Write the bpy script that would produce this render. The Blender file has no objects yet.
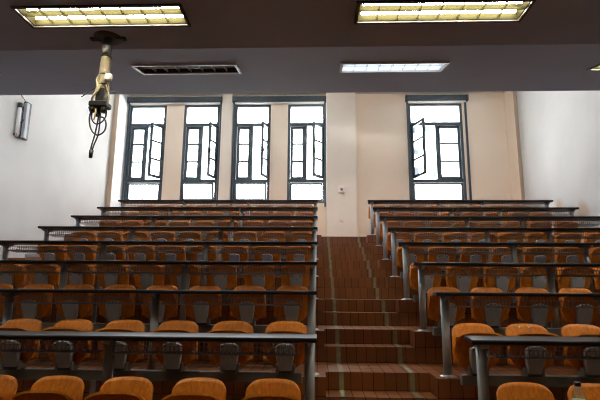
import bpy, math, random
from mathutils import Vector, Matrix
random.seed(7)
C = bpy.context.scene.collection
S = bpy.context.scene

# ------------------------------------------------------------------ helpers
class MB:
    def __init__(s): s.v = []; s.f = []; s.sm = []
    def face(s, idx, smooth=False): s.f.append(tuple(idx)); s.sm.append(smooth)
    def box(s, x0, x1, y0, y1, z0, z1):
        n = len(s.v)
        s.v += [(x, y, z) for z in (z0, z1) for y in (y0, y1) for x in (x0, x1)]
        for q in ((0,2,3,1),(4,5,7,6),(0,1,5,4),(2,6,7,3),(0,4,6,2),(1,3,7,5)):
            s.face([n+i for i in q])
        return s
    def bbox(s, x0, x1, y0, y1, z0, z1, b=.006):
        """box with every edge chamfered"""
        pts = []
        for z, fx in ((z0, b), (z0+b, 0), (z1-b, 0), (z1, b)):
            ring = []
            for (x, y, sx, sy) in ((x0,y0,1,1),(x1,y0,-1,1),(x1,y1,-1,-1),(x0,y1,1,-1)):
                a = (x+sx*(fx+b), y+sy*fx, z); c = (x+sx*fx, y+sy*(fx+b), z)
                ring += ([c, a] if (sx*sy > 0) else [a, c])
            pts.append(ring)
        n = len(s.v)
        for r in pts: s.v += r
        for k in range(3):
            for i in range(8):
                j = (i+1) % 8
                s.face((n+k*8+i, n+k*8+j, n+k*8+8+j, n+k*8+8+i))
        s.face([n+i for i in range(7,-1,-1)]); s.face([n+24+i for i in range(8)])
        return s
    def tube(s, pts, r, seg=8, cap=True, smooth=True):
        pts = [Vector(p) for p in pts]
        rs = r if isinstance(r, (list, tuple)) else [r]*len(pts)
        n = len(s.v); up = None
        for i, p in enumerate(pts):
            t = (pts[min(i+1, len(pts)-1)] - pts[max(i-1, 0)]).normalized()
            if up is None:
                up = Vector((0,0,1)) if abs(t.z) < .9 else Vector((1,0,0))
            a = t.cross(up)
            if a.length < 1e-4: a = t.cross(Vector((0,1,0)))
            a.normalize(); b = a.cross(t).normalized(); up = b
            for k in range(seg):
                w = 2*math.pi*k/seg
                s.v.append(tuple(p + (a*math.cos(w) + b*math.sin(w))*rs[i]))
        for i in range(len(pts)-1):
            for k in range(seg):
                q = (k+1) % seg
                s.face((n+i*seg+k, n+i*seg+q, n+(i+1)*seg+q, n+(i+1)*seg+k), smooth)
        if cap:
            s.face([n+k for k in range(seg-1,-1,-1)])
            e = n+(len(pts)-1)*seg
            s.face([e+k for k in range(seg)])
        return s
    def lathe(s, prof, cx=0, cy=0, seg=20):
        n = len(s.v)
        for r, z in prof:
            for k in range(seg):
                w = 2*math.pi*k/seg
                s.v.append((cx+r*math.cos(w), cy+r*math.sin(w), z))
        for i in range(len(prof)-1):
            for k in range(seg):
                q = (k+1) % seg
                s.face((n+i*seg+k, n+i*seg+q, n+(i+1)*seg+q, n+(i+1)*seg+k), True)
        s.face([n+k for k in range(seg-1,-1,-1)])
        e = n+(len(prof)-1)*seg
        s.face([e+k for k in range(seg)])
        return s
    def shell(s, P, Nf, th):
        """grid of points P[i][j] thickened by th along the grid normal"""
        R, Q = len(P), len(P[0])
        nor = [[None]*Q for _ in range(R)]
        for i in range(R):
            for j in range(Q):
                a = Vector(P[min(i+1,R-1)][j]) - Vector(P[max(i-1,0)][j])
                b = Vector(P[i][min(j+1,Q-1)]) - Vector(P[i][max(j-1,0)])
                nn = a.cross(b)
                nor[i][j] = nn.normalized() if nn.length > 1e-9 else Vector((0,1,0))
        n = len(s.v)
        for sg in (-.5, .5):
            for i in range(R):
                for j in range(Q):
                    s.v.append(tuple(Vector(P[i][j]) + nor[i][j]*th*sg))
        o = R*Q
        for i in range(R-1):
            for j in range(Q-1):
                a, b, c, d = n+i*Q+j, n+i*Q+j+1, n+(i+1)*Q+j+1, n+(i+1)*Q+j
                s.face((a, b, c, d), True)
                s.face((o+d, o+c, o+b, o+a), True)
        for i in range(R-1):
            for j, fl in ((0, 1), (Q-1, 0)):
                a, b = n+i*Q+j, n+(i+1)*Q+j
                s.face((a, b, b+o, a+o) if fl else (b, a, a+o, b+o))
        for j in range(Q-1):
            for i, fl in ((0, 0), (R-1, 1)):
                a, b = n+i*Q+j, n+i*Q+j+1
                s.face((a, b, b+o, a+o) if fl else (b, a, a+o, b+o))
        return s
    def prism_xz(s, pts, y0, y1):
        n = len(s.v); k = len(pts)
        s.v += [(x, y0, z) for x, z in pts] + [(x, y1, z) for x, z in pts]
        s.face([n+i for i in range(k)]); s.face([n+k+i for i in range(k-1,-1,-1)])
        for i in range(k):
            j = (i+1) % k
            s.face((n+j, n+i, n+k+i, n+k+j))
        return s
    def prism_xy(s, pts, z0, z1):
        n = len(s.v); k = len(pts)
        s.v += [(x, y, z0) for x, y in pts] + [(x, y, z1) for x, y in pts]
        s.face([n+i for i in range(k-1,-1,-1)]); s.face([n+k+i for i in range(k)])
        for i in range(k):
            j = (i+1) % k
            s.face((n+i, n+j, n+k+j, n+k+i))
        return s
    def prism_yz(s, pts, x0, x1):
        n = len(s.v); k = len(pts)
        s.v += [(x0, y, z) for y, z in pts] + [(x1, y, z) for y, z in pts]
        s.face([n+i for i in range(k)]); s.face([n+k+i for i in range(k-1,-1,-1)])
        for i in range(k):
            j = (i+1) % k
            s.face((n+j, n+i, n+k+i, n+k+j))
        return s
    def build(s, name, mat, parent=None, fix=True, bevel=0):
        me = bpy.data.meshes.new(name)
        me.from_pydata(s.v, [], s.f)
        me.polygons.foreach_set('use_smooth', s.sm)
        if fix:
            import bmesh
            bm = bmesh.new(); bm.from_mesh(me)
            bmesh.ops.recalc_face_normals(bm, faces=bm.faces[:])
            bm.to_mesh(me); bm.free()
        me.materials.append(mat); me.update()
        o = bpy.data.objects.new(name, me); C.objects.link(o)
        if parent: o.parent = parent
        if bevel:
            m = o.modifiers.new('bevel', 'BEVEL'); m.width = bevel; m.segments = 2; m.limit_method = 'ANGLE'
        return o

def thing(name, label, cat, loc=(0,0,0), group=None):
    o = bpy.data.objects.new(name, None); C.objects.link(o)
    o.empty_display_size = .1
    o.location = loc; o['label'] = label; o['category'] = cat
    if group: o['group'] = group
    return o
def tag(o, label, cat, group=None):
    o['label'] = label; o['category'] = cat
    if group: o['group'] = group
    return o
def struct(name, mb, mat, **k):
    o = mb.build(name, mat, **k); o['kind'] = 'structure'; return o
def copy_tree(o, parent=None):
    c = o.copy(); C.objects.link(c); c.parent = parent
    for ch in o.children: copy_tree(ch, c)
    return c

# ------------------------------------------------------------------ materials
def mat(name, col, rough=.5, metal=0, spec=.5):
    m = bpy.data.materials.new(name); m.use_nodes = True
    b = m.node_tree.nodes['Principled BSDF']
    b.inputs['Base Color'].default_value = (*col, 1)
    b.inputs['Roughness'].default_value = rough
    b.inputs['Metallic'].default_value = metal
    b.inputs['Specular IOR Level'].default_value = spec
    return m
def nd(m, t, **k):
    n = m.node_tree.nodes.new(t)
    for a, v in k.items(): setattr(n, a, v)
    return n
def noisy(name, c1, c2, scale=3, rough=.6, metal=0, detail=4, bump=0, stretch=(1,1,1), spec=.5, lo=.35, hi=.65):
    m = mat(name, c1, rough, metal, spec); L = m.node_tree.links
    b = m.node_tree.nodes['Principled BSDF']
    tc = nd(m, 'ShaderNodeTexCoord'); mp = nd(m, 'ShaderNodeMapping'); mp.inputs['Scale'].default_value = stretch
    no = nd(m, 'ShaderNodeTexNoise'); no.inputs['Scale'].default_value = scale; no.inputs['Detail'].default_value = detail
    cr = nd(m, 'ShaderNodeValToRGB'); e = cr.color_ramp.elements
    e[0].position = lo; e[0].color = (*c1, 1); e[1].position = hi; e[1].color = (*c2, 1)
    L.new(tc.outputs['Object'], mp.inputs[0]); L.new(mp.outputs[0], no.inputs['Vector'])
    L.new(no.outputs['Fac'], cr.inputs[0]); L.new(cr.outputs[0], b.inputs['Base Color'])
    if bump:
        bu = nd(m, 'ShaderNodeBump'); bu.inputs['Strength'].default_value = bump; bu.inputs['Distance'].default_value = .004
        L.new(no.outputs['Fac'], bu.inputs['Height']); L.new(bu.outputs[0], b.inputs['Normal'])
    return m

M = {}
# varnished plywood: long vertical grain, a little different on every chair
def wood():
    m = mat('plywood', (.5,.18,.03), .42, 0, .35); L = m.node_tree.links; b = m.node_tree.nodes['Principled BSDF']
    tc = nd(m, 'ShaderNodeTexCoord'); oi = nd(m, 'ShaderNodeObjectInfo')
    ad = nd(m, 'ShaderNodeVectorMath', operation='ADD')
    cb = nd(m, 'ShaderNodeCombineXYZ'); mu = nd(m, 'ShaderNodeMath', operation='MULTIPLY'); mu.inputs[1].default_value = 37.
    L.new(oi.outputs['Random'], mu.inputs[0]); L.new(mu.outputs[0], cb.inputs[0])
    L.new(tc.outputs['Object'], ad.inputs[0]); L.new(cb.outputs[0], ad.inputs[1])
    mp = nd(m, 'ShaderNodeMapping'); mp.inputs['Scale'].default_value = (22, 22, 1.6)
    L.new(ad.outputs[0], mp.inputs[0])
    no = nd(m, 'ShaderNodeTexNoise'); no.inputs['Scale'].default_value = 2.2; no.inputs['Detail'].default_value = 6; no.inputs['Distortion'].default_value = .6
    L.new(mp.outputs[0], no.inputs['Vector'])
    cr = nd(m, 'ShaderNodeValToRGB'); e = cr.color_ramp.elements
    e[0].position = .3; e[0].color = (.48,.145,.012,1); e[1].position = .7; e[1].color = (.70,.245,.025,1)
    L.new(no.outputs['Fac'], cr.inputs[0])
    hs = nd(m, 'ShaderNodeHueSaturation')
    mr = nd(m, 'ShaderNodeMapRange'); mr.inputs['To Min'].default_value = .85; mr.inputs['To Max'].default_value = 1.12
    L.new(oi.outputs['Random'], mr.inputs[0]); L.new(mr.outputs[0], hs.inputs['Value'])
    L.new(cr.outputs[0], hs.inputs['Color']); L.new(hs.outputs[0], b.inputs['Base Color'])
    return m
M['wood'] = wood()
# red-brown stoneware tiles: joints every 10.5 cm across, courses follow the steps
def tile():
    m = mat('floor_tile', (.15,.055,.03), .3, 0, .5); L = m.node_tree.links; b = m.node_tree.nodes['Principled BSDF']
    g = nd(m, 'ShaderNodeNewGeometry'); sp = nd(m, 'ShaderNodeSeparateXYZ'); L.new(g.outputs['Position'], sp.inputs[0])
    sn = nd(m, 'ShaderNodeSeparateXYZ'); L.new(g.outputs['Normal'], sn.inputs[0])
    ab = nd(m, 'ShaderNodeMath', operation='ABSOLUTE'); L.new(sn.outputs['Z'], ab.inputs[0])
    gt = nd(m, 'ShaderNodeMath', operation='GREATER_THAN'); gt.inputs[1].default_value = .5; L.new(ab.outputs[0], gt.inputs[0])
    abx = nd(m, 'ShaderNodeMath', operation='ABSOLUTE'); L.new(sn.outputs['X'], abx.inputs[0])
    gx = nd(m, 'ShaderNodeMath', operation='GREATER_THAN'); gx.inputs[1].default_value = .5; L.new(abx.outputs[0], gx.inputs[0])
    mx = nd(m, 'ShaderNodeMix', data_type='FLOAT'); L.new(gx.outputs[0], mx.inputs[0]); L.new(sp.outputs['X'], mx.inputs[2]); L.new(sp.outputs['Y'], mx.inputs[3])
    # second coordinate: Y on treads (rows of .2), Z on risers (rows of .16185)
    yy = nd(m, 'ShaderNodeMath', operation='MULTIPLY_ADD'); yy.inputs[1].default_value = .16185/.2; yy.inputs[2].default_value = .01; L.new(sp.outputs['Y'], yy.inputs[0])
    zz = nd(m, 'ShaderNodeMath', operation='ADD'); zz.inputs[1].default_value = -.0295; L.new(sp.outputs['Z'], zz.inputs[0])
    my = nd(m, 'ShaderNodeMix', data_type='FLOAT'); L.new(gt.outputs[0], my.inputs[0]); L.new(zz.outputs[0], my.inputs[2]); L.new(yy.outputs[0], my.inputs[3])
    cb = nd(m, 'ShaderNodeCombineXYZ'); L.new(mx.outputs[0], cb.inputs[0]); L.new(my.outputs[0], cb.inputs[1])
    br = nd(m, 'ShaderNodeTexBrick'); br.offset = 0; br.squash = 1
    br.inputs['Scale'].default_value = 1; br.inputs['Brick Width'].default_value = .105; br.inputs['Row Height'].default_value = .16185
    br.inputs['Mortar Size'].default_value = .0026; br.inputs['Mortar Smooth'].default_value = .1; br.inputs['Bias'].default_value = 0
    br.inputs['Color1'].default_value = (.235,.078,.019,1); br.inputs['Color2'].default_value = (.175,.056,.014,1); br.inputs['Mortar'].default_value = (.05,.022,.010,1)
    L.new(cb.outputs[0], br.inputs['Vector'])
    no = nd(m, 'ShaderNodeTexNoise'); no.inputs['Scale'].default_value = 9; no.inputs['Detail'].default_value = 5; L.new(g.outputs['Position'], no.inputs['Vector'])
    mr = nd(m, 'ShaderNodeMapRange'); mr.inputs['To Min'].default_value = .85; mr.inputs['To Max'].default_value = 1.15; L.new(no.outputs['Fac'], mr.inputs[0])
    hs = nd(m, 'ShaderNodeHueSaturation'); L.new(mr.outputs[0], hs.inputs['Value']); L.new(br.outputs['Color'], hs.inputs['Color'])
    L.new(hs.outputs[0], b.inputs['Base Color'])
    r2 = nd(m, 'ShaderNodeMapRange'); r2.inputs['To Min'].default_value = .27; r2.inputs['To Max'].default_value = .36; L.new(no.outputs['Fac'], r2.inputs[0])
    rm = nd(m, 'ShaderNodeMix', data_type='FLOAT'); rm.inputs[3].default_value = .95
    L.new(br.outputs['Fac'], rm.inputs[0]); L.new(r2.outputs[0], rm.inputs[2]); L.new(rm.outputs[0], b.inputs['Roughness'])
    sm = nd(m, 'ShaderNodeMix', data_type='FLOAT'); sm.inputs[2].default_value = .7; sm.inputs[3].default_value = .0
    L.new(br.outputs['Fac'], sm.inputs[0]); L.new(sm.outputs[0], b.inputs['Specular IOR Level'])
    bu = nd(m, 'ShaderNodeBump', invert=True); bu.inputs['Strength'].default_value = .5; bu.inputs['Distance'].default_value = .003
    L.new(br.outputs['Fac'], bu.inputs['Height']); L.new(bu.outputs[0], b.inputs['Normal'])
    return m
M['tile'] = tile()
M['strip'] = noisy('strip_stone', (.23,.22,.13), (.31,.295,.185), 18, .35)
M['wall'] = noisy('wall_paint', (.50,.49,.48), (.54,.53,.515), 1.3, .75)
M['wall_warm'] = noisy('wall_paint_cream', (.90,.755,.61), (.92,.785,.64), 1.1, .75)
M['tan'] = noisy('tan_paint', (.50,.38,.28), (.55,.42,.31), 1.1, .75)
M['pier'] = noisy('pier_paint', (.86,.775,.67), (.89,.81,.70), 1.1, .75)
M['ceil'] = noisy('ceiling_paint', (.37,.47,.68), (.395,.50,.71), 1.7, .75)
M['white'] = noisy('white_paint', (.84,.84,.83), (.87,.87,.86), 2, .7)
M['desk'] = noisy('black_laminate', (.010,.010,.012), (.016,.016,.019), 60, .36, 0, 3, spec=.3)
M['steel'] = noisy('grey_painted_steel', (.34,.38,.42), (.40,.44,.48), 7, .4, .0)
M['bright'] = noisy('worn_flange_steel', (.45,.46,.47), (.62,.63,.64), 30, .3, .7)
M['wire'] = mat('grey_wire', (.24,.25,.27), .35, .3)
M['plastic'] = noisy('grey_plastic', (.34,.37,.405), (.40,.43,.46), 20, .45)
M['darkplastic'] = mat('dark_hinge', (.03,.03,.03), .5)
M['rail'] = noisy('rail_steel', (.15,.15,.14), (.20,.195,.18), 8, .45, .2)
M['frame'] = noisy('window_paint', (.040,.060,.078), (.052,.074,.092), 12, .4)
M['navy'] = noisy('blind_box_paint', (.014,.022,.030), (.020,.030,.038), 10, .45)
M['black'] = mat('black_rubber', (.008,.008,.009), .45)
M['cream'] = noisy('cream_cable', (.33,.27,.17), (.44,.37,.25), 30, .5)
M['darkmetal'] = noisy('dark_pole', (.05,.047,.043), (.08,.075,.07), 12, .45, .3)
M['red'] = mat('red_plastic', (.45,.02,.04), .4)
M['pink'] = mat('pink_sticker', (.80,.07,.10), .5)
M['pale'] = mat('pale_sticker', (.75,.70,.62), .5)
M['stucco'] = noisy('pale_stucco', (.80,.81,.82), (.86,.86,.87), 1, .8)
M['shade'] = mat('dark_opening', (.03,.035,.04), .6, 0, .1)
M['card'] = noisy('brown_card', (.28,.17,.10), (.34,.21,.13), 6, .7)
M['lilac'] = mat('grey_lid', (.42,.38,.42), .6)
M['reflector'] = mat('lamp_reflector', (.013,.0115,.004), .6, 0, .02)
M['louvre'] = mat('lamp_louvre', (.015,.0135,.0045), .6, 0, .02)
M['louvre_grey'] = mat('aluminium_louvre', (.62,.64,.66), .35, .4)
M['dead'] = mat('lamp_housing', (.03,.03,.035), .5)
M['tube_off'] = mat('unlit_tube', (.35,.36,.37), .3)
def emit(name, col, st):
    m = bpy.data.materials.new(name); m.use_nodes = True; nt = m.node_tree
    nt.nodes.remove(nt.nodes['Principled BSDF'])
    e = nt.nodes.new('ShaderNodeEmission'); e.inputs[0].default_value = (*col, 1); e.inputs[1].default_value = st
    nt.links.new(e.outputs[0], nt.nodes['Material Output'].inputs[0]); return m
M['warm'] = emit('warm_tube', (1., .91, .70), 85)
M['cool'] = emit('cool_tube', (.80, .92, 1.), 3.5)
M['high_fill'] = emit('high_fill_tube', (.95, .97, 1.), 135)  # for the fill lights added on the high ceiling to brighten the back
def glass():
    m = bpy.data.materials.new('window_glass'); m.use_nodes = True; nt = m.node_tree
    nt.nodes.remove(nt.nodes['Principled BSDF'])
    t = nt.nodes.new('ShaderNodeBsdfTransparent'); t.inputs[0].default_value = (.93,.95,.95,1)
    g = nt.nodes.new('ShaderNodeBsdfGlossy'); g.inputs['Roughness'].default_value = .02
    lw = nt.nodes.new('ShaderNodeLayerWeight'); lw.inputs[0].default_value = .5
    pw = nt.nodes.new('ShaderNodeMath'); pw.operation = 'POWER'; pw.inputs[1].default_value = 5
    f = nt.nodes.new('ShaderNodeMath'); f.operation = 'MULTIPLY_ADD'; f.inputs[1].default_value = .8; f.inputs[2].default_value = .04
    nt.links.new(lw.outputs['Facing'], pw.inputs[0]); nt.links.new(pw.outputs[0], f.inputs[0])
    mx = nt.nodes.new('ShaderNodeMixShader')
    nt.links.new(f.outputs[0], mx.inputs[0]); nt.links.new(t.outputs[0], mx.inputs[1]); nt.links.new(g.outputs[0], mx.inputs[2])
    nt.links.new(mx.outputs[0], nt.nodes['Material Output'].inputs[0]); return m
M['glass'] = glass()
def clear_plastic():
    m = M['glass'].copy(); m.name = 'clear_plastic'; nt = m.node_tree
    for n in nt.nodes:
        if n.type == 'BSDF_TRANSPARENT': n.inputs[0].default_value = (.86,.9,.92,1)
        if n.type == 'BSDF_GLOSSY': n.inputs['Roughness'].default_value = .12
        if n.type == 'MATH' and n.operation == 'MULTIPLY_ADD': n.inputs[2].default_value = .12
    return m
M['clear'] = clear_plastic()
def stained_wall():
    m = noisy('wall_paint_stained', (.50,.49,.48), (.54,.53,.515), 1.3, .75); L = m.node_tree.links
    b = m.node_tree.nodes['Principled BSDF']; src = b.inputs['Base Color'].links[0].from_socket
    g = nd(m, 'ShaderNodeNewGeometry')
    no = nd(m, 'ShaderNodeTexNoise'); no.inputs['Scale'].default_value = 5; L.new(g.outputs['Position'], no.inputs['Vector'])
    cur = src
    for (y, z, r) in ((10.36, 3.28, .22), (9.47, 3.0, .30), (8.5, 2.62, .24)):
        d = nd(m, 'ShaderNodeVectorMath', operation='DISTANCE'); d.inputs[1].default_value = (5.16, y, z)
        L.new(g.outputs['Position'], d.inputs[0])
        a = nd(m, 'ShaderNodeMath', operation='MULTIPLY_ADD'); a.inputs[1].default_value = .25
        L.new(no.outputs['Fac'], a.inputs[0]); L.new(d.outputs['Value'], a.inputs[2])
        mr = nd(m, 'ShaderNodeMapRange'); mr.inputs['From Min'].default_value = r*.5+.1; mr.inputs['From Max'].default_value = r+.12
        mr.inputs['To Min'].default_value = .75; mr.inputs['To Max'].default_value = 0
        L.new(a.outputs[0], mr.inputs[0])
        mx = nd(m, 'ShaderNodeMix', data_type='RGBA'); mx.inputs[7].default_value = (.42,.27,.16,1)
        L.new(mr.outputs[0], mx.inputs[0]); L.new(cur, mx.inputs[6]); cur = mx.outputs[2]
    L.new(cur, b.inputs['Base Color'])
    return m
M['wall_stained'] = stained_wall()

# ------------------------------------------------------------------ key dimensions (metres)
D, R = .95, .3237                       # row depth, row rise
YF = lambda i: 3.50 + D*(i-1)           # front face of platform i (i = 1..8)
ZP = lambda i: .0265 + R*i
XWL, XWR = -5.45, 5.16                  # side walls
AX0, AX1 = .078, 1.045                    # aisle notch
YB, YREC = 12.0, 12.4                   # pilaster plane, window wall
ZT = 6.74                               # high ceiling
KY, KZ, EY = 3.69, 3.40, 5.40           # kink and end of the lowered ceiling
EZ = KZ + .2*(EY-KY)
YFRONT = -2.6

# ------------------------------------------------------------------ floor: tiers and half steps
f = MB()
f.box(XWL-.2, XWR+.2, YFRONT-.2, YF(1), -.25, ZP(0))
for i in range(1, 9):
    y0, y1 = YF(i), (YF(i+1) if i < 8 else 12.8)
    zb = ZP(i-1) - .05
    f.box(XWL-.2, AX0, y0, y1, zb, ZP(i))
    f.box(AX1, XWR+.2, y0, y1, zb, ZP(i))
    f.box(AX0, AX1, y0+.30, y1, zb, ZP(i))
    f.box(AX0, AX1, y0, y0+.30, zb, ZP(i)-R/2)
struct('floor', f, M['tile'])
# two pale stone strips let into the steps
for n, (xa, xb) in enumerate(((.206, .250), (.862, .906)), 1):
    s = MB(); e = .003
    for i in range(1, 9):
        y0 = YF(i); y1 = (YF(i+1) if i < 8 else YB-.05); h = ZP(i)-R/2
        s.box(xa, xb, y0-e, y0+.01, ZP(i-1)+e, h+e)
        s.box(xa, xb, y0-e, y0+.30, h-.01, h+e)
        s.box(xa, xb, y0+.30-e, y0+.31, h+e, ZP(i)+e)
        s.box(xa, xb, y0+.30-e, y1-e, ZP(i)-.01, ZP(i)+e)
    struct('trim_%d' % n, s, M['strip'])

# ------------------------------------------------------------------ walls
w = MB(); w.box(XWL-.25, XWL, YFRONT-.2, 12.8, -.2, ZT+.2);
struct('wall_left', w, M['wall'])
w = MB(); w.box(XWR, XWR+.25, YFRONT-.2, 12.8, -.2, ZT+.2);
struct('wall_right', w, M['wall_stained'])
w = MB(); w.box(XWL, XWR, YFRONT-.2, YFRONT, -.1, KZ+.2)
struct('wall_front', w, noisy('dark_front_wall', (.07,.05,.035), (.10,.07,.05), 3, .5))  # unseen wall, given a dark tone to cut bounce light on the seats
WINS = [(-5.17,-4.15), (-3.66,-2.68), (-2.26,-1.28), (-.81,.20), (2.43,3.86)]
ZW0, ZW1 = 3.72, 6.46
w = MB()
xs = [-5.205]
for a, b in WINS: xs += [a, b]
xs.append(5.0)
for k in range(0, len(xs), 2):
    w.box(xs[k], xs[k+1], YREC, 12.75, 2.5, ZT)
for a, b in WINS:
    w.box(a, b, YREC, 12.75, 2.5, ZW0); w.box(a, b, YREC, 12.75, ZW1, ZT)
struct('wall_back', w, M['wall_warm'])
w = MB(); w.box(.225, .985, YB, YREC, 2.5, ZT); struct('trim_3', w, M['pier'])
w = MB(); w.box(-2.62, -2.32, 12.34, YREC, 2.6, ZT); struct('trim_4', w, M['pier'])
struct('trim_5', MB().prism_xy([(XWL,YB),(-5.33,YB),(-5.205,YREC),(-5.205,12.8),(XWL,12.8)], 2.3, ZT), M['white'])
struct('trim_6', MB().prism_xy([(XWR,YB),(XWR,12.8),(5.0,12.8),(5.0,YREC),(5.07,YB)], 2.3, ZT), M['wall_warm'])
struct('trim_7', MB().box(XWL, -5.33, YB-.012, YB, 2.6, ZT), M['tan'])
struct('trim_8', MB().box(5.075, XWR, YB-.012, YB, 2.6, ZT), M['tan'])

# ------------------------------------------------------------------ ceiling: flat part, sloping part, high part
LAMP1 = [(-4.655, -3.455), (-2.18, -.98), (.295, 1.495), (2.77, 3.97)]; L1Y = (3.07, 3.315)
LAMP2 = [(-4.30, -3.23), (-1.735, -.775), (.235, 1.20), (2.64, 3.68)]; L2Y = (4.17, 4.45)
c = MB()
def ceil_strip(y0, y1, zf, holes, hy):
    def quad(xa, xb, ya, yb):
        n = len(c.v)
        lo = [(xa,ya,zf(ya)),(xb,ya,zf(ya)),(xb,yb,zf(yb)),(xa,yb,zf(yb))]
        c.v += lo + [(x,y,z+.12) for x,y,z in lo]
        c.face((n,n+3,n+2,n+1)); c.face((n+4,n+5,n+6,n+7))
        for i in range(4):
            j = (i+1)%4; c.face((n+i,n+j,n+4+j,n+4+i))
    quad(XWL, XWR, y0, hy[0]); quad(XWL, XWR, hy[1], y1)
    e = [XWL]
    for a, b in holes: e += [a, b]
    e.append(XWR)
    for k in range(0, len(e), 2): quad(e[k], e[k+1], hy[0], hy[1])
Z2 = lambda y: KZ + .2*(y-KY)
ceil_strip(YFRONT, KY, lambda y: KZ, LAMP1, L1Y)
ceil_strip(KY, EY, Z2, LAMP2, L2Y)
struct('ceiling', c, M['ceil'], fix=False)
c = MB(); c.box(XWL, XWR, EY-.12, EY-.002, EZ+.1, ZT+.2); c.box(XWL-.2, XWR+.2, EY-.12, 12.8, ZT, ZT+.2)
struct('ceiling_high', c, M['white'])

# ------------------------------------------------------------------ recessed ceiling lights
def ceiling_light(x0, x1, ys, zf, tubem, reflm, louvm, label, nx=8, tubes=2):
    """all in world metres; the fixture follows the ceiling slope"""
    ym = (ys[0]+ys[1])/2; zm = zf(ym); sl = (zf(ys[1])-zf(ys[0]))/(ys[1]-ys[0])
    t = thing('ceiling_light', label, 'ceiling light', ((x0+x1)/2, ym, zm), 'recessed louvred ceiling lights')
    t.rotation_euler.x = math.atan(sl)
    L, W = (x1-x0)/2-.004, (ys[1]-ys[0])/2*math.sqrt(1+sl*sl)-.004
    h = .085
    m = MB(); m.box(-L,L,-W,W,h,h+.01); m.box(-L,-L+.006,-W,W,.0,h); m.box(L-.006,L,-W,W,.0,h); m.box(-L,L,-W,-W+.006,.0,h); m.box(-L,L,W-.006,W,.0,h)
    m.build('housing', reflm, t)
    m = MB(); r = .022
    m.box(-L-r,L+r,-W-r,-W,-.012,.0); m.box(-L-r,L+r,W,W+r,-.012,.0); m.box(-L-r,-L,-W,W,-.012,.0); m.box(L,L+r,-W,W,-.012,.0)
    m.build('rim', louvm if tubem is M['tube_off'] or tubem is M['cool'] else M['darkmetal'], t)
    for k in range(tubes):
        y = W*(-.27 + k*.98)
        MB().tube([(-L+.03,y,.046),(L-.03,y,.046)], .013, 10).build('tube', tubem, t)
    m = MB()
    m.box(-L,L,-.0025,.0025,.004,.026)
    for k in range(1, nx):
        x = -L + 2*L*k/nx; m.box(x-.002,x+.002,-W,W,.004,.028)
    m.build('louvre', louvm, t)
    return t
ceiling_light(*LAMP1[1], L1Y, lambda y: KZ, M['warm'], M['reflector'], M['louvre'], 'large warm lit louvred light in the dark ceiling, upper left above the projector mount')
ceiling_light(*LAMP1[2], L1Y, lambda y: KZ, M['warm'], M['reflector'], M['louvre'], 'large warm lit louvred light cut by the top edge, right of centre')
ceiling_light(*LAMP2[0], L2Y, Z2, M['tube_off'], M['dead'], M['louvre_grey'], 'unlit louvred ceiling light at the far left edge')
ceiling_light(*LAMP2[1], L2Y, Z2, M['tube_off'], M['dead'], M['louvre_grey'], 'dark unlit louvred ceiling light right of the hanging projector mount')
ceiling_light(*LAMP2[2], L2Y, Z2, M['cool'], M['white'], M['louvre_grey'], 'small cool white louvred light above the pillar beside the aisle')
ceiling_light(*LAMP2[3], L2Y, Z2, M['warm'], M['reflector'], M['louvre'], 'warm lit ceiling light just showing at the right edge')

# unseen fill lights, added beside the warm pair and on the high ceiling
src = None
def fill_lights(y, z, xs, tubem, lab, grp):
    for x in xs:
        o = ceiling_light(x-.6, x+.6, (y-.1225, y+.1225), lambda q: z, tubem, M['reflector'], M['louvre'], lab)
        o['group'] = grp
fill_lights(3.1925, KZ, (-4.055,3.37), M['warm'], 'unseen fill light added beside the pair of large warm ceiling lights', 'added front fill lights, unseen')
fill_lights(6.2, ZT-.1, (-4.05,-1.58,.895,3.37), M['high_fill'], 'unseen fill light added on the high ceiling, above the lowered ceiling edge', 'added fill lights on the high ceiling, unseen')
fill_lights(9.8, ZT-.1, (-4.05,-1.58,.895,3.37), M['high_fill'], 'unseen fill light added on the high ceiling above the back rows', 'added rear fill lights on the high ceiling, unseen')
# ------------------------------------------------------------------ windows
def rot_z(o, deg): o.rotation_euler.z = math.radians(deg)
ZTR, ZLR = 5.89, 4.32                    # transom bar, lower rail
def glazed_sash(name, parent, x0, x1, z0, z1, st=.05, bars=3, th=.045, stiles=None):
    """sash in the local plane y=0; returns it; its panes are children"""
    a, b = stiles or (st, st)
    m = MB()
    m.box(x0, x0+a, -th/2, th/2, z0, z1); m.box(x1-b, x1, -th/2, th/2, z0, z1)
    m.box(x0+a, x1-b, -th/2, th/2, z0, z0+st); m.box(x0+a, x1-b, -th/2, th/2, z1-st, z1)
    for k in range(1, bars):
        z = z0 + (z1-z0)*k/bars; m.box(x0+a, x1-b, -th/2, th/2, z-.024, z+.024)
    o = m.build(name, M['frame'], parent)
    g = MB(); g.box(x0+a*.9, x1-b*.9, -.003, .003, z0+st*.9, z1-st*.9); g.build('pane', M['glass'], o)
    return o
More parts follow.
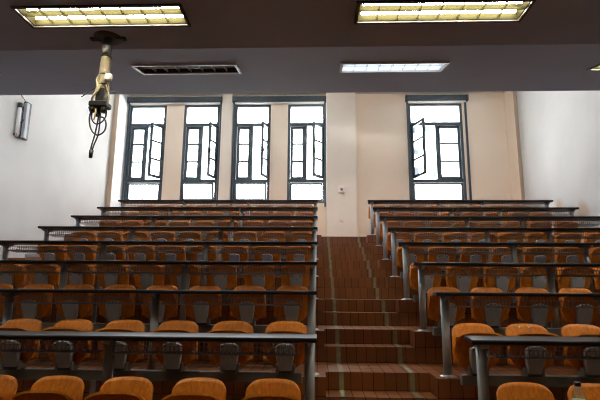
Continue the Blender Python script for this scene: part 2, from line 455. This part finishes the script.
def window(n, x0, x1, mull, hinge_right, ang, hopper=0):
    root = bpy.data.objects.new('window_%d' % n, None); C.objects.link(root); root['kind'] = 'structure'
    root.location = (0, YREC+.06, 0); T = .06
    m = MB()
    m.box(x0, x0+.07, -T, T, ZW0, ZW1); m.box(x1-.07, x1, -T, T, ZW0, ZW1)
    m.box(x0+.07, x1-.07, -T, T, ZW1-.07, ZW1); m.box(x0+.07, x1-.07, -T, T, ZW0, ZW0+.07)
    m.box(x0+.07, x1-.07, -T, T, ZTR-.045, ZTR+.045); m.box(x0+.07, x1-.07, -T, T, ZLR-.045, ZLR+.045)
    m.box(mull-.03, mull+.03, -T*.8, T*.8, ZLR+.045, ZTR-.045)
    m.build('frame', M['frame'], root)
    g = MB(); g.box(x0+.06, x1-.06, -.004, .004, ZTR+.04, ZW1-.06); g.build('transom_pane', M['glass'], root)
    za, zb = ZLR+.05, ZTR-.05
    if hinge_right:
        glazed_sash('fixed_casement', root, x0+.075, mull-.03, za, zb, .07)
        L = x1-.045-mull-.02
        o = glazed_sash('open_casement', root, -L, 0, za, zb, .07)
        o.location = (x1-.04, -.05, 0); rot_z(o, ang)
        h = MB(); h.box(-L+.01, -L+.03, -.06, -.02, 5.0, 5.12); h.build('handle', M['darkmetal'], o)
    else:
        glazed_sash('fixed_casement', root, mull+.03, x1-.075, za, zb, .07)
        L = mull-.02-x0-.075
        o = glazed_sash('open_casement', root, 0, L, za, zb, .07)
        o.location = (x0+.07, -.05, 0); rot_z(o, -ang)
        h = MB(); h.box(L-.03, L-.01, -.06, -.02, 5.0, 5.12); h.build('handle', M['darkmetal'], o)
    # bottom light: fixed, or a hopper leaning into the room
    hp = glazed_sash('bottom_hopper' if hopper else 'bottom_light', root, x0+.072, x1-.072, 0, ZLR-.05-ZW0-.075, .045, 1)
    hp.location = (0, -.05 if hopper else 0, ZW0+.073); hp.rotation_euler.x = math.radians(hopper)
    return root
window(1, *WINS[0], -4.66, True, 58)
window(2, *WINS[1], -3.15, True, 70, 16)
window(3, *WINS[2], -1.78, True, 71, 16)
window(4, *WINS[3], -.32, True, 50)
window(5, *WINS[4], 3.16, False, 71)
# blind boxes above the windows
for (xa, xb, rails, lab) in ((-5.205,-2.62,(-5.20,-2.665),'long dark blind box above the leftmost pair of windows'),
                      (-2.31,.22,(-2.30,.165),'long dark blind box above the window pair beside the pillar'),
                      (2.37,4.0,(2.385,3.925),'short dark blind box above the single right window')):
    t = thing('blind_box', lab, 'blind box', ((xa+xb)/2, YREC, 6.57), 'dark blind boxes')
    L = (xb-xa)/2
    MB().bbox(-L, L, -.14, -.001, -.065, .085, .01).build('casing', M['navy'], t)
    for q in (-L-.012, L): MB().box(q,q+.012,-.15,-.001,-.075,.095).build('end_cap', M['navy'], t)
    for q in rails: MB().box(q-(xa+xb)/2, q-(xa+xb)/2+.048, -.05, -.002, 3.62-6.57, -.065).build('side_rail', M['frame'], t)
    m = MB(); m.box(-L+.05,L-.05,-.085,-.055,-.10,-.065); m.build('bottom_rail', M['white'], t)
# ------------------------------------------------------------------ chairs
def us(n):
    return [math.sin(math.radians(-90+180*i/n)) for i in range(n+1)]
SEATW = .189
def back_y(z):  return .112 + (z-.42)*.06 + max(0, z-.68)*.36
def chair_meshes():
    U = us(18)
    P = []
    for j in range(13):
        t = j/12; row = []
        for u in U:
            zt = .800 - .012*u*u - .050*abs(u)**7; zb = .45 + .03*abs(u)**4
            z = zb + (zt-zb)*t
            row.append((SEATW*(1-.06*t*t)*u, back_y(z) - .032*u*u, z))
        P.append(row)
    back = MB().shell(P, 0, .013)
    P = []
    prof = [(.418,.082),(.45,.073),(.50,.058),(.56,.038),(.62,.018),(.665,.003),(.695,-.009),(.715,-.025),(.734,-.041),(.742,-.060)]
    for j in range(len(prof)*2-1):
        a = prof[j//2]; b = prof[min(j//2+1, len(prof)-1)]; k = (j%2)/2
        z0 = a[0]+(b[0]-a[0])*k; y0 = a[1]+(b[1]-a[1])*k
        t = (z0-.418)/(.742-.418); row = []
        for u in U:
            zb = .418 + .15*abs(u)**3.2; zt = .742 - .006*u*u - .034*abs(u)**5
            z = zb + (zt-zb)*t
            row.append((SEATW*.985*u, y0 - .020*u*u, z))
        P.append(row)
    seat = MB().shell(P, 0, .015)
    return back, seat
back_mb, seat_mb = chair_meshes()
chair0 = thing('tip_up_chair', '', 'chair')
b0 = back_mb.build('backrest', M['wood'], chair0)
s0 = seat_mb.build('seat', M['wood'], chair0)
# grey moulded seat mount on the underside: wide rounded head, tapering to the hinge
pts = []
for k in range(9):
    a = math.pi*k/8; pts.append((.080*math.cos(a), .600 + .036*math.sin(a)))
pts = pts + [(-.080,.56),(-.075,.52),(-.062,.46),(-.053,.405),(.053,.405),(.062,.46),(.075,.52),(.080,.56)]
br = MB(); n = len(pts)
rings = []
for (y, k) in ((.012, 1.0), (-.022, 1.0), (-.034, .90)):
    ring = []
    for x, z in pts:
        zc = .53; lean = .048 - .075*(z-.405)/.24
        ring.append((x*k, y+lean, zc+(z-zc)*(k*.5+.5)))
    rings.append(ring)
for r in rings: br.v += r
for q in range(2):
    for i in range(n):
        j = (i+1) % n
        br.face((q*n+i, q*n+j, (q+1)*n+j, (q+1)*n+i), True)
br.face([2*n+i for i in range(n)]); br.face([i for i in range(n-1,-1,-1)])
mt = br.build('seat_mount', M['plastic'], chair0)
for sx in (-1, 1):
    bo = MB().tube([(sx*.055,-.051,.604),(sx*.055,-.040,.604)], .009, 8).build('bolt', M['darkplastic'], mt)
# hinge block with two ears on the rail
hb = MB(); hb.box(-.055,.055,.02,.125,.3875,.42)
hg = hb.build('hinge', M['darkplastic'], chair0)
for q in (-.082, .058): MB().bbox(q,q+.024,.02,.12,.3875,.46,.006).build('hinge_ear', M['rail'], chair0)
# steel upright carrying the backrest from the rail
up = MB(); up.box(-.02,.02,.125,.145,.3875,.455)
up.prism_yz([(.125,.45),(.145,.45),(back_y(.64)+.045,.64),(back_y(.64)+.012,.64)], -.02, .02)
up.build('back_support', M['rail'], chair0)

ORD = ['front','second','third','fourth','fifth','sixth','seventh','eighth','back']
NTH = ['nearest the aisle','second from the aisle','third from the aisle','fourth from the aisle','fifth from the aisle',
       'sixth from the aisle','seventh from the aisle','eighth from the aisle','farthest from the aisle']
LX = [-.265,-.732,-1.21,-1.68,-2.143,-2.603,-3.05,-3.508,-3.95]
RX = [1.345,1.795,2.26,2.707,3.165,3.615,4.09,4.56]
YC = lambda i: 4.18 + D*(i-1)           # chair origin in row i (i = 0 is the front row)
first = [True]
def place_chair(side, i, k):
    x = (LX if side == 'left' else RX)[k]
    if side == 'left' and i == 0: x = [-.286,-.777,-1.265,-1.733,-2.19,-2.65,-3.11,-3.57,-4.0][k]
    if first[0]: o = chair0; first[0] = False
    else: o = copy_tree(chair0)
    o.location = (x - (.015 if side == 'right' and i == 1 else 0), YC(i), ZP(i))
    last = len(LX if side == 'left' else RX)-1
    nth = NTH[8] if k == last else NTH[k]
    extra = ''
    if side == 'left' and i == 0 and k == 0: extra = ' with two pink dots'
    if side == 'left' and i == 0 and k == 4: extra = ' with a red dot'
    if side == 'right' and i == 1 and k == 1: extra = ' with two pale dots'
    row = 'front row' if i == 0 else ('back row' if i == 8 else ORD[i]+' row')
    o['label'] = 'orange plywood chair%s, %s block, %s, %s' % (extra, side, row, nth)
    o['group'] = '%s block, %s of chairs' % (side, row)
    return o
def stickers(ch, pts, mt):
    for x, z in pts:
        y = back_y(z) - .035*(x/SEATW)**2 - .0085
        o = MB().tube([(0,-.0008,0),(0,.0016,0)], .0085, 10).build('sticker', mt, ch)
        o.location = (x, y, z); o.rotation_euler.x = -.25
VIS = {('left',0):5, ('right',0):3, ('left',1):6, ('right',1):4}
chairs = {}
for i in range(9):
    for side in ('left','right'):
        nmax = len(LX if side == 'left' else RX)
        for k in range(nmax):
            if k >= VIS.get((side, i), nmax): continue
            chairs[(side,i,k)] = place_chair(side, i, k)
stickers(chairs[('left',0,0)], [(-.03,.765),(.036,.771)], M['pink'])
stickers(chairs[('left',0,4)], [(.075,.772)], M['pink'])
stickers(chairs[('right',1,1)], [(-.045,.775),(.035,.775)], M['pale'])

# ------------------------------------------------------------------ rails under the chairs
def rail_proto(x0, x1, legs):
    t = thing('seat_rail', '', 'seat rail')
    MB().bbox(x0, x1, .080, .145, .30, .386, .005).build('beam', M['rail'], t)
    for x in legs:
        l = MB().box(x-.025,x+.025,.08,.12,.012,.30).build('leg', M['rail'], t)
        MB().bbox(x-.06,x+.06,.03,.17,0,.014,.003).build('foot', M['rail'], l)
    return t
railL = rail_proto(LX[-1]-.16, LX[0]+.14, [LX[0]-.226, LX[3]-.226, LX[5]-.226, LX[8]+.226])
railR = rail_proto(RX[0]-.14, RX[-1]+.16, [RX[0]+.22, RX[3]+.22, RX[6]+.22])
for i in range(9):
    for side, pr in (('left', railL), ('right', railR)):
        o = pr if i == 0 else copy_tree(pr)
        o.location = (0, YC(i), ZP(i))
        row = 'front row' if i == 0 else ('back row' if i == 8 else ORD[i]+' row')
        o['label'] = 'grey steel rail under the %s of chairs, %s block' % (row, side)
        o['group'] = 'steel rails under the chairs'

# ------------------------------------------------------------------ desks
ZD = .740
def desk_proto(side):
    t = thing('long_desk', '', 'desk')
    if side == 'left':
        x0, x1 = -4.32, 0.0; posts = [-.052, -1.51, -2.913, -4.265]
        top = MB(); prof = [(-.063,.0),(.29,.0),(.29,-.026),(-.050,-.033),(-.064,-.026),(-.068,-.010)]
        poly = [(y, z+ZD) for y, z in prof]
        top.prism_yz(poly, x0, x1)
    else:
        x0, x1 = 1.055, 4.92; posts = [1.165, 2.585, 3.515, 4.865]
        prof = [(-.063,.0),(.31,.0),(.31,-.026),(-.050,-.033),(-.064,-.026),(-.068,-.010)]
        top = MB(); n = len(prof)
        for xe in (0, 1):
            for y, z in prof:
                x = x1 if xe else x0 + (y+.063)/.37*.055
                top.v.append((x, y, z+ZD))
        top.face(range(n)); top.face(range(2*n-1, n-1, -1))
        for i in range(n): j = (i+1) % n; top.face((j, i, n+i, n+j))
    top.build('desk_top', M['desk'], t, bevel=.003)
    for x in posts:
        p = MB().tube([(x,.11,.004),(x,.11,ZD-.03)], .037, 18).build('post', M['steel'], t)
        MB().lathe([(.075,0),(.075,.006),(.062,.014),(.042,.022)], x, .11).build('base_plate', M['bright'], p)
        a = MB(); a.prism_yz([(-.04,ZD-.030),(-.04,ZD-.045),(.08,ZD-.075),(.14,ZD-.075),(.26,ZD-.045),(.26,ZD-.026)], x-.014, x+.014)
        a.build('arm', M['steel'], t)
    ps = sorted(posts)
    for a, b in zip(ps, ps[1:]):
        xa, xb = a+.07, b-.085
        m = MB(); r = .0032; zt, zb = ZD-.035, ZD-.122
        n = int((xb-xa)/.031)
        for k in range(n+1):
            x = xa + (xb-xa)*k/n
            m.tube([(x,0,zb+.05),(x,0,zb),(x,.23,zb-.012),(x,.245,zt)], r, 4, False)
        for (y, z, rr) in ((0,zb+.05,.003),(0,zb,.0045),(.11,zb-.006,.003),(.23,zb-.012,.0045),(.245,zt-.03,.003)):
            m.tube([(xa,y,z),(xb,y,z)], rr, 6)
        for x in (xa, xb, (xa+xb)/2):
            m.tube([(x,0,zb+.05),(x,0,ZD-.028)], .004, 5)
        m.build('wire_basket', M['wire'], t)
    return t
dl, dr = desk_proto('left'), desk_proto('right')
YD = lambda i: YF(i)
first = {'left': True, 'right': True}
for i in range(0, 9):
    for side in ('left', 'right'):
        if i == 0 and side == 'left': continue
        pr = dl if side == 'left' else dr
        if first[side]: o = pr; first[side] = False
        else: o = copy_tree(pr)
        o.location = (0, YD(i), ZP(i))
        row = 'back row' if i == 8 else ORD[i]+' row'
        if i == 0: o['label'] = 'black desk under the water bottle, before the front row, right block'
        else: o['label'] = 'long black desk in front of the %s of chairs, %s block' % (row, side)
        o['group'] = 'long black desks'

# ------------------------------------------------------------------ water bottle on the front right desk
t = thing('water_bottle', 'clear plastic water bottle with dark cap at the bottom right', 'bottle', (1.325, 2.63, ZD+.0265))
MB().lathe([(.026,0),(.031,.006),(.032,.05),(.029,.06),(.032,.07),(.032,.115),(.028,.14),(.018,.162),(.012,.172),(.012,.182)], 0, 0, 24).build('body', M['clear'], t)
MB().lathe([(.0325,.07),(.0328,.072),(.0328,.108),(.0325,.11)], 0, 0, 24).build('label_band', mat('bottle_label', (.35,.5,.3), .4), t)
MB().lathe([(.0155,.174),(.0155,.192),(.014,.194)], 0, 0, 16).build('cap', mat('cap_blue', (.008,.010,.03), .4), t)

# ------------------------------------------------------------------ projector mount hanging from the ceiling
t = thing('projector_mount', 'empty projector mount hanging from the ceiling with taped pole and loose cables', 'projector mount', (-1.68, 3.50, KZ))
MB().lathe([(.10,-.012),(.11,-.006),(.11,0)], 0, 0, 20).build('ceiling_plate', M['darkmetal'], t)
for q in (-.14, .07): MB().box(q,q+.075,-.02,.02,-.02,-.004).build('plate_arm', M['black'], t)
MB().tube([(0,0,-.01),(0,0,-.22)], .036, 16).build('pole', M['darkmetal'], t)
def cable(pts, r, mt, name='cable'):
    P = [Vector(p) for p in pts]; out = []
    for i in range(len(P)-1):
        p0, p1, p2, p3 = P[max(i-1,0)], P[i], P[i+1], P[min(i+2,len(P)-1)]
        for k in range(6):
            u = k/6
            out.append(.5*((2*p1)+(p2-p0)*u+(2*p0-5*p1+4*p2-p3)*u*u+(3*p1-p0-3*p2+p3)*u**3))
    out.append(P[-1])
    return MB().tube(out, r, 7).build(name, mt, t)
MB().tube([(0,0,-.16),(-.003,0,-.25),(-.008,0,-.36),(-.012,0,-.46),(-.018,0,-.50)], [.037,.040,.037,.034,.02], 14).build('wrapped_sleeve', M['cream'], t)
for z in (-.17, -.325, -.41):
    MB().tube([(.0,0,z-.004),(.0,0,z+.004)], .042, 14).build('cable_tie', M['black'], t)
cable([(.01,-.03,-.30),(.045,-.03,-.38),(.05,-.02,-.47),(.02,-.02,-.53),(-.01,-.02,-.56)], .008, M['cream'])
cable([(-.03,-.02,-.33),(-.05,-.02,-.37),(-.035,-.03,-.43),(-.055,-.03,-.50),(-.07,-.03,-.55)], .009, M['cream'])
cable([(.0,-.03,-.40),(-.025,-.04,-.47),(-.06,-.04,-.53),(-.07,-.02,-.58)], .009, M['cream'])
cable([(.03,-.03,-.42),(.06,-.02,-.52),(.045,-.02,-.60),(.05,-.02,-.68)], .006, M['cream'])
MB().bbox(.02,.075,-.05,-.015,-.385,-.33,.008).build('plug', M['white'], t)
cable([(-.17,.0,-.505),(-.08,-.02,-.455),(-.02,-.02,-.44),(.05,-.02,-.47),(.11,-.02,-.475)], .004, M['black'])
m = MB(); m.bbox(-.085,.055,-.055,.055,-.60,-.555,.008); m.bbox(-.045,.03,-.035,.035,-.565,-.44,.008); m.build('clamp', M['black'], t)
for pa, pb, r in (((-.07,-.03,-.60),(-.055,-.03,-.64),.022), ((.03,-.03,-.60),(.025,-.03,-.65),.018), ((-.02,.0,-.60),(-.02,.0,-.67),.02)):
    MB().tube([pa, pb], r, 10).build('connector', M['black'], t)
cable([(-.06,-.03,-.60),(-.075,-.03,-.70),(-.05,-.03,-.79),(.0,-.03,-.83),(.05,-.03,-.80),(.06,-.03,-.74),(.035,-.03,-.69),(.0,-.03,-.68),(-.03,-.03,-.64)], .006, M['black'])
cable([(.045,-.03,-.58),(.055,-.03,-.66),(.03,-.03,-.72),(-.02,-.03,-.74),(-.055,-.03,-.70),(-.06,-.03,-.62)], .0055, M['black'])
cable([(-.01,.0,-.62),(-.005,.0,-.72),(-.01,.0,-.82),(-.035,.0,-.90),(-.05,.0,-.97)], .006, M['black'])
cable([(-.02,.01,-.62),(-.03,.01,-.74),(-.045,.01,-.84),(-.06,.01,-.92),(-.055,.01,-.98)], .006, M['black'])
MB().tube([(-.052,.005,-.94),(-.055,.005,-1.0)], [.018,.014], 8).build('connector', M['black'], t)
cable([(-.028,-.04,-.62),(-.022,-.05,-.68),(-.035,-.04,-.71)], .006, mat('brass', (.5,.33,.1), .4, .6))

# ------------------------------------------------------------------ column loudspeaker on the left wall
t = thing('column_speaker', 'slim dark column speaker with pale front on the left wall below the ceiling', 'speaker', (XWL, 8.15, 4.47))
MB().bbox(.035,.115,.03,.17,-.35,.36,.008).build('cabinet', M['darkmetal'], t)
MB().bbox(.06,.121,.022,.10,-.335,.33,.003).build('grille', mat('pale_grille', (.38,.40,.44), .5), t)
MB().tube([(.04,-.06,-.34),(.04,-.06,.26)], .034, 14).build('conduit', M['white'], t)
MB().tube([(.04,-.06,.20),(.04,-.06,.29)], .040, 14).build('conduit_cap', M['darkmetal'], t)
MB().box(0,.06,-.06,.08,.20,.24).build('wall_bracket', M['darkmetal'], t); MB().box(0,.06,-.09,.08,-.33,-.29).build('wall_bracket', M['darkmetal'], t)
MB().tube([(.06,-.06,-.10),(.08,-.02,-.06),(.09,.03,.02)], .008, 6).build('cable', M['black'], t); MB().tube([(.06,.08,.35),(.03,.03,.42),(.0,-.02,.47)], .006, 6).build('cable', M['black'], t)

# ------------------------------------------------------------------ small fittings on the pillar
t = thing('call_point', 'small white alarm box with red button on the pillar', 'alarm button', (.60, YB, 3.99))
MB().bbox(-.07,.07,-.05,0,-.08,.08,.008).build('box', M['white'], t)
MB().tube([(0,-.062,.0),(0,-.049,.0)], .032, 14).build('button', M['red'], t)
t = thing('wall_socket', 'small pale wall socket low on the pillar below the alarm box', 'socket', (.595, YB, 3.22))
MB().bbox(-.045,.045,-.012,0,-.045,.045,.004).build('plate', M['pier'], t)
for q in (-.012, .012): MB().tube([(q,-.0135,0),(q,-.011,0)], .006, 8).build('hole', M['darkplastic'], t)

# ------------------------------------------------------------------ box on the tier by the left wall
t = thing('storage_box', 'small brown box with a grey lid by the left wall beyond the desk ends', 'box', (-4.92, 8.3, ZP(5)))
MB().box(-.13,.13,-.11,.11,0,.33).build('body', M['card'], t)
MB().bbox(-.14,.14,-.12,.12,.33,.385,.005).build('lid', M['lilac'], t)

# ------------------------------------------------------------------ the pale building across the street
t = thing('apartment_building', 'pale apartment building faintly seen through the right window', 'building', (13, 42, -3))
m = MB(); m.box(-5.5,14,0,8,0,20.5); m.build('facade', M['stucco'], t)
for (x, z, w_, h_) in ((-3.2,19.1,.5,.45),(-2.55,19.15,.35,.4),(-2.75,16.95,.45,.16),(-2.65,14.9,.3,.5),(-2.2,14.85,.25,.45),(-3.3,14.65,.7,.14),(-4.3,15.1,.5,.9),(-4.4,19.0,.4,.6),(-4.25,17.0,.5,.5)):
    o = MB().box(x-w_/2,x+w_/2,-.06,.02,z-h_/2,z+h_/2).build('window', M['shade'], t)

# ------------------------------------------------------------------ light: overcast sky through the windows, lamps above
W = bpy.data.worlds.new('World'); S.world = W; W.use_nodes = True
bg = W.node_tree.nodes['Background']; bg.inputs[0].default_value = (.93,.97,1.0,1); bg.inputs[1].default_value = 15
for a, b in WINS:
    l = bpy.data.lights.new('window_portal', 'AREA'); l.shape = 'RECTANGLE'; l.size = b-a; l.size_y = ZW1-ZW0
    l.cycles.is_portal = True
    o = bpy.data.objects.new('window_portal', l); C.objects.link(o)
    o.location = ((a+b)/2, 12.78, (ZW0+ZW1)/2); o.rotation_euler = (math.radians(-90), 0, 0)

# ------------------------------------------------------------------ camera
F, PI, YA, RO = 482.29, .19236, .03853, .00792
def ray(u, v):
    x, z, y = (u-300)/F, -(v-200)/F, 1.
    c_, s_ = math.cos(RO), math.sin(RO); x, z = x*c_-z*s_, x*s_+z*c_
    c_, s_ = math.cos(PI), math.sin(PI); y, z = y*c_-z*s_, y*s_+z*c_
    c_, s_ = math.cos(YA), math.sin(YA); x, y = x*c_-y*s_, x*s_+y*c_
    return Vector((x, y, z))
fw = ray(300,200); rt = (ray(301,200)-fw).normalized(); upv = (ray(300,199)-fw).normalized(); fw.normalize()
cam = bpy.data.cameras.new('camera'); co = bpy.data.objects.new('camera', cam); C.objects.link(co)
cam.sensor_fit = 'HORIZONTAL'; cam.sensor_width = 36; cam.lens = F*36/600
co.matrix_world = Matrix(((rt.x,upv.x,-fw.x,.0103),(rt.y,upv.y,-fw.y,0),(rt.z,upv.z,-fw.z,1.388),(0,0,0,1)))
cam.clip_start = .05; cam.clip_end = 500
S.camera = co
S.view_settings.view_transform = 'Standard'; S.view_settings.look = 'None'
S.view_settings.exposure = .75; S.view_settings.gamma = 1; S.view_settings.use_curve_mapping = False
cy = S.cycles
cy.max_bounces = 10; cy.diffuse_bounces = 6; cy.glossy_bounces = 4; cy.transmission_bounces = 6; cy.transparent_max_bounces = 12
cy.sample_clamp_indirect = 6; cy.caustics_reflective = False; cy.caustics_refractive = False
cy.use_denoising = True; cy.filter_width = 1.1
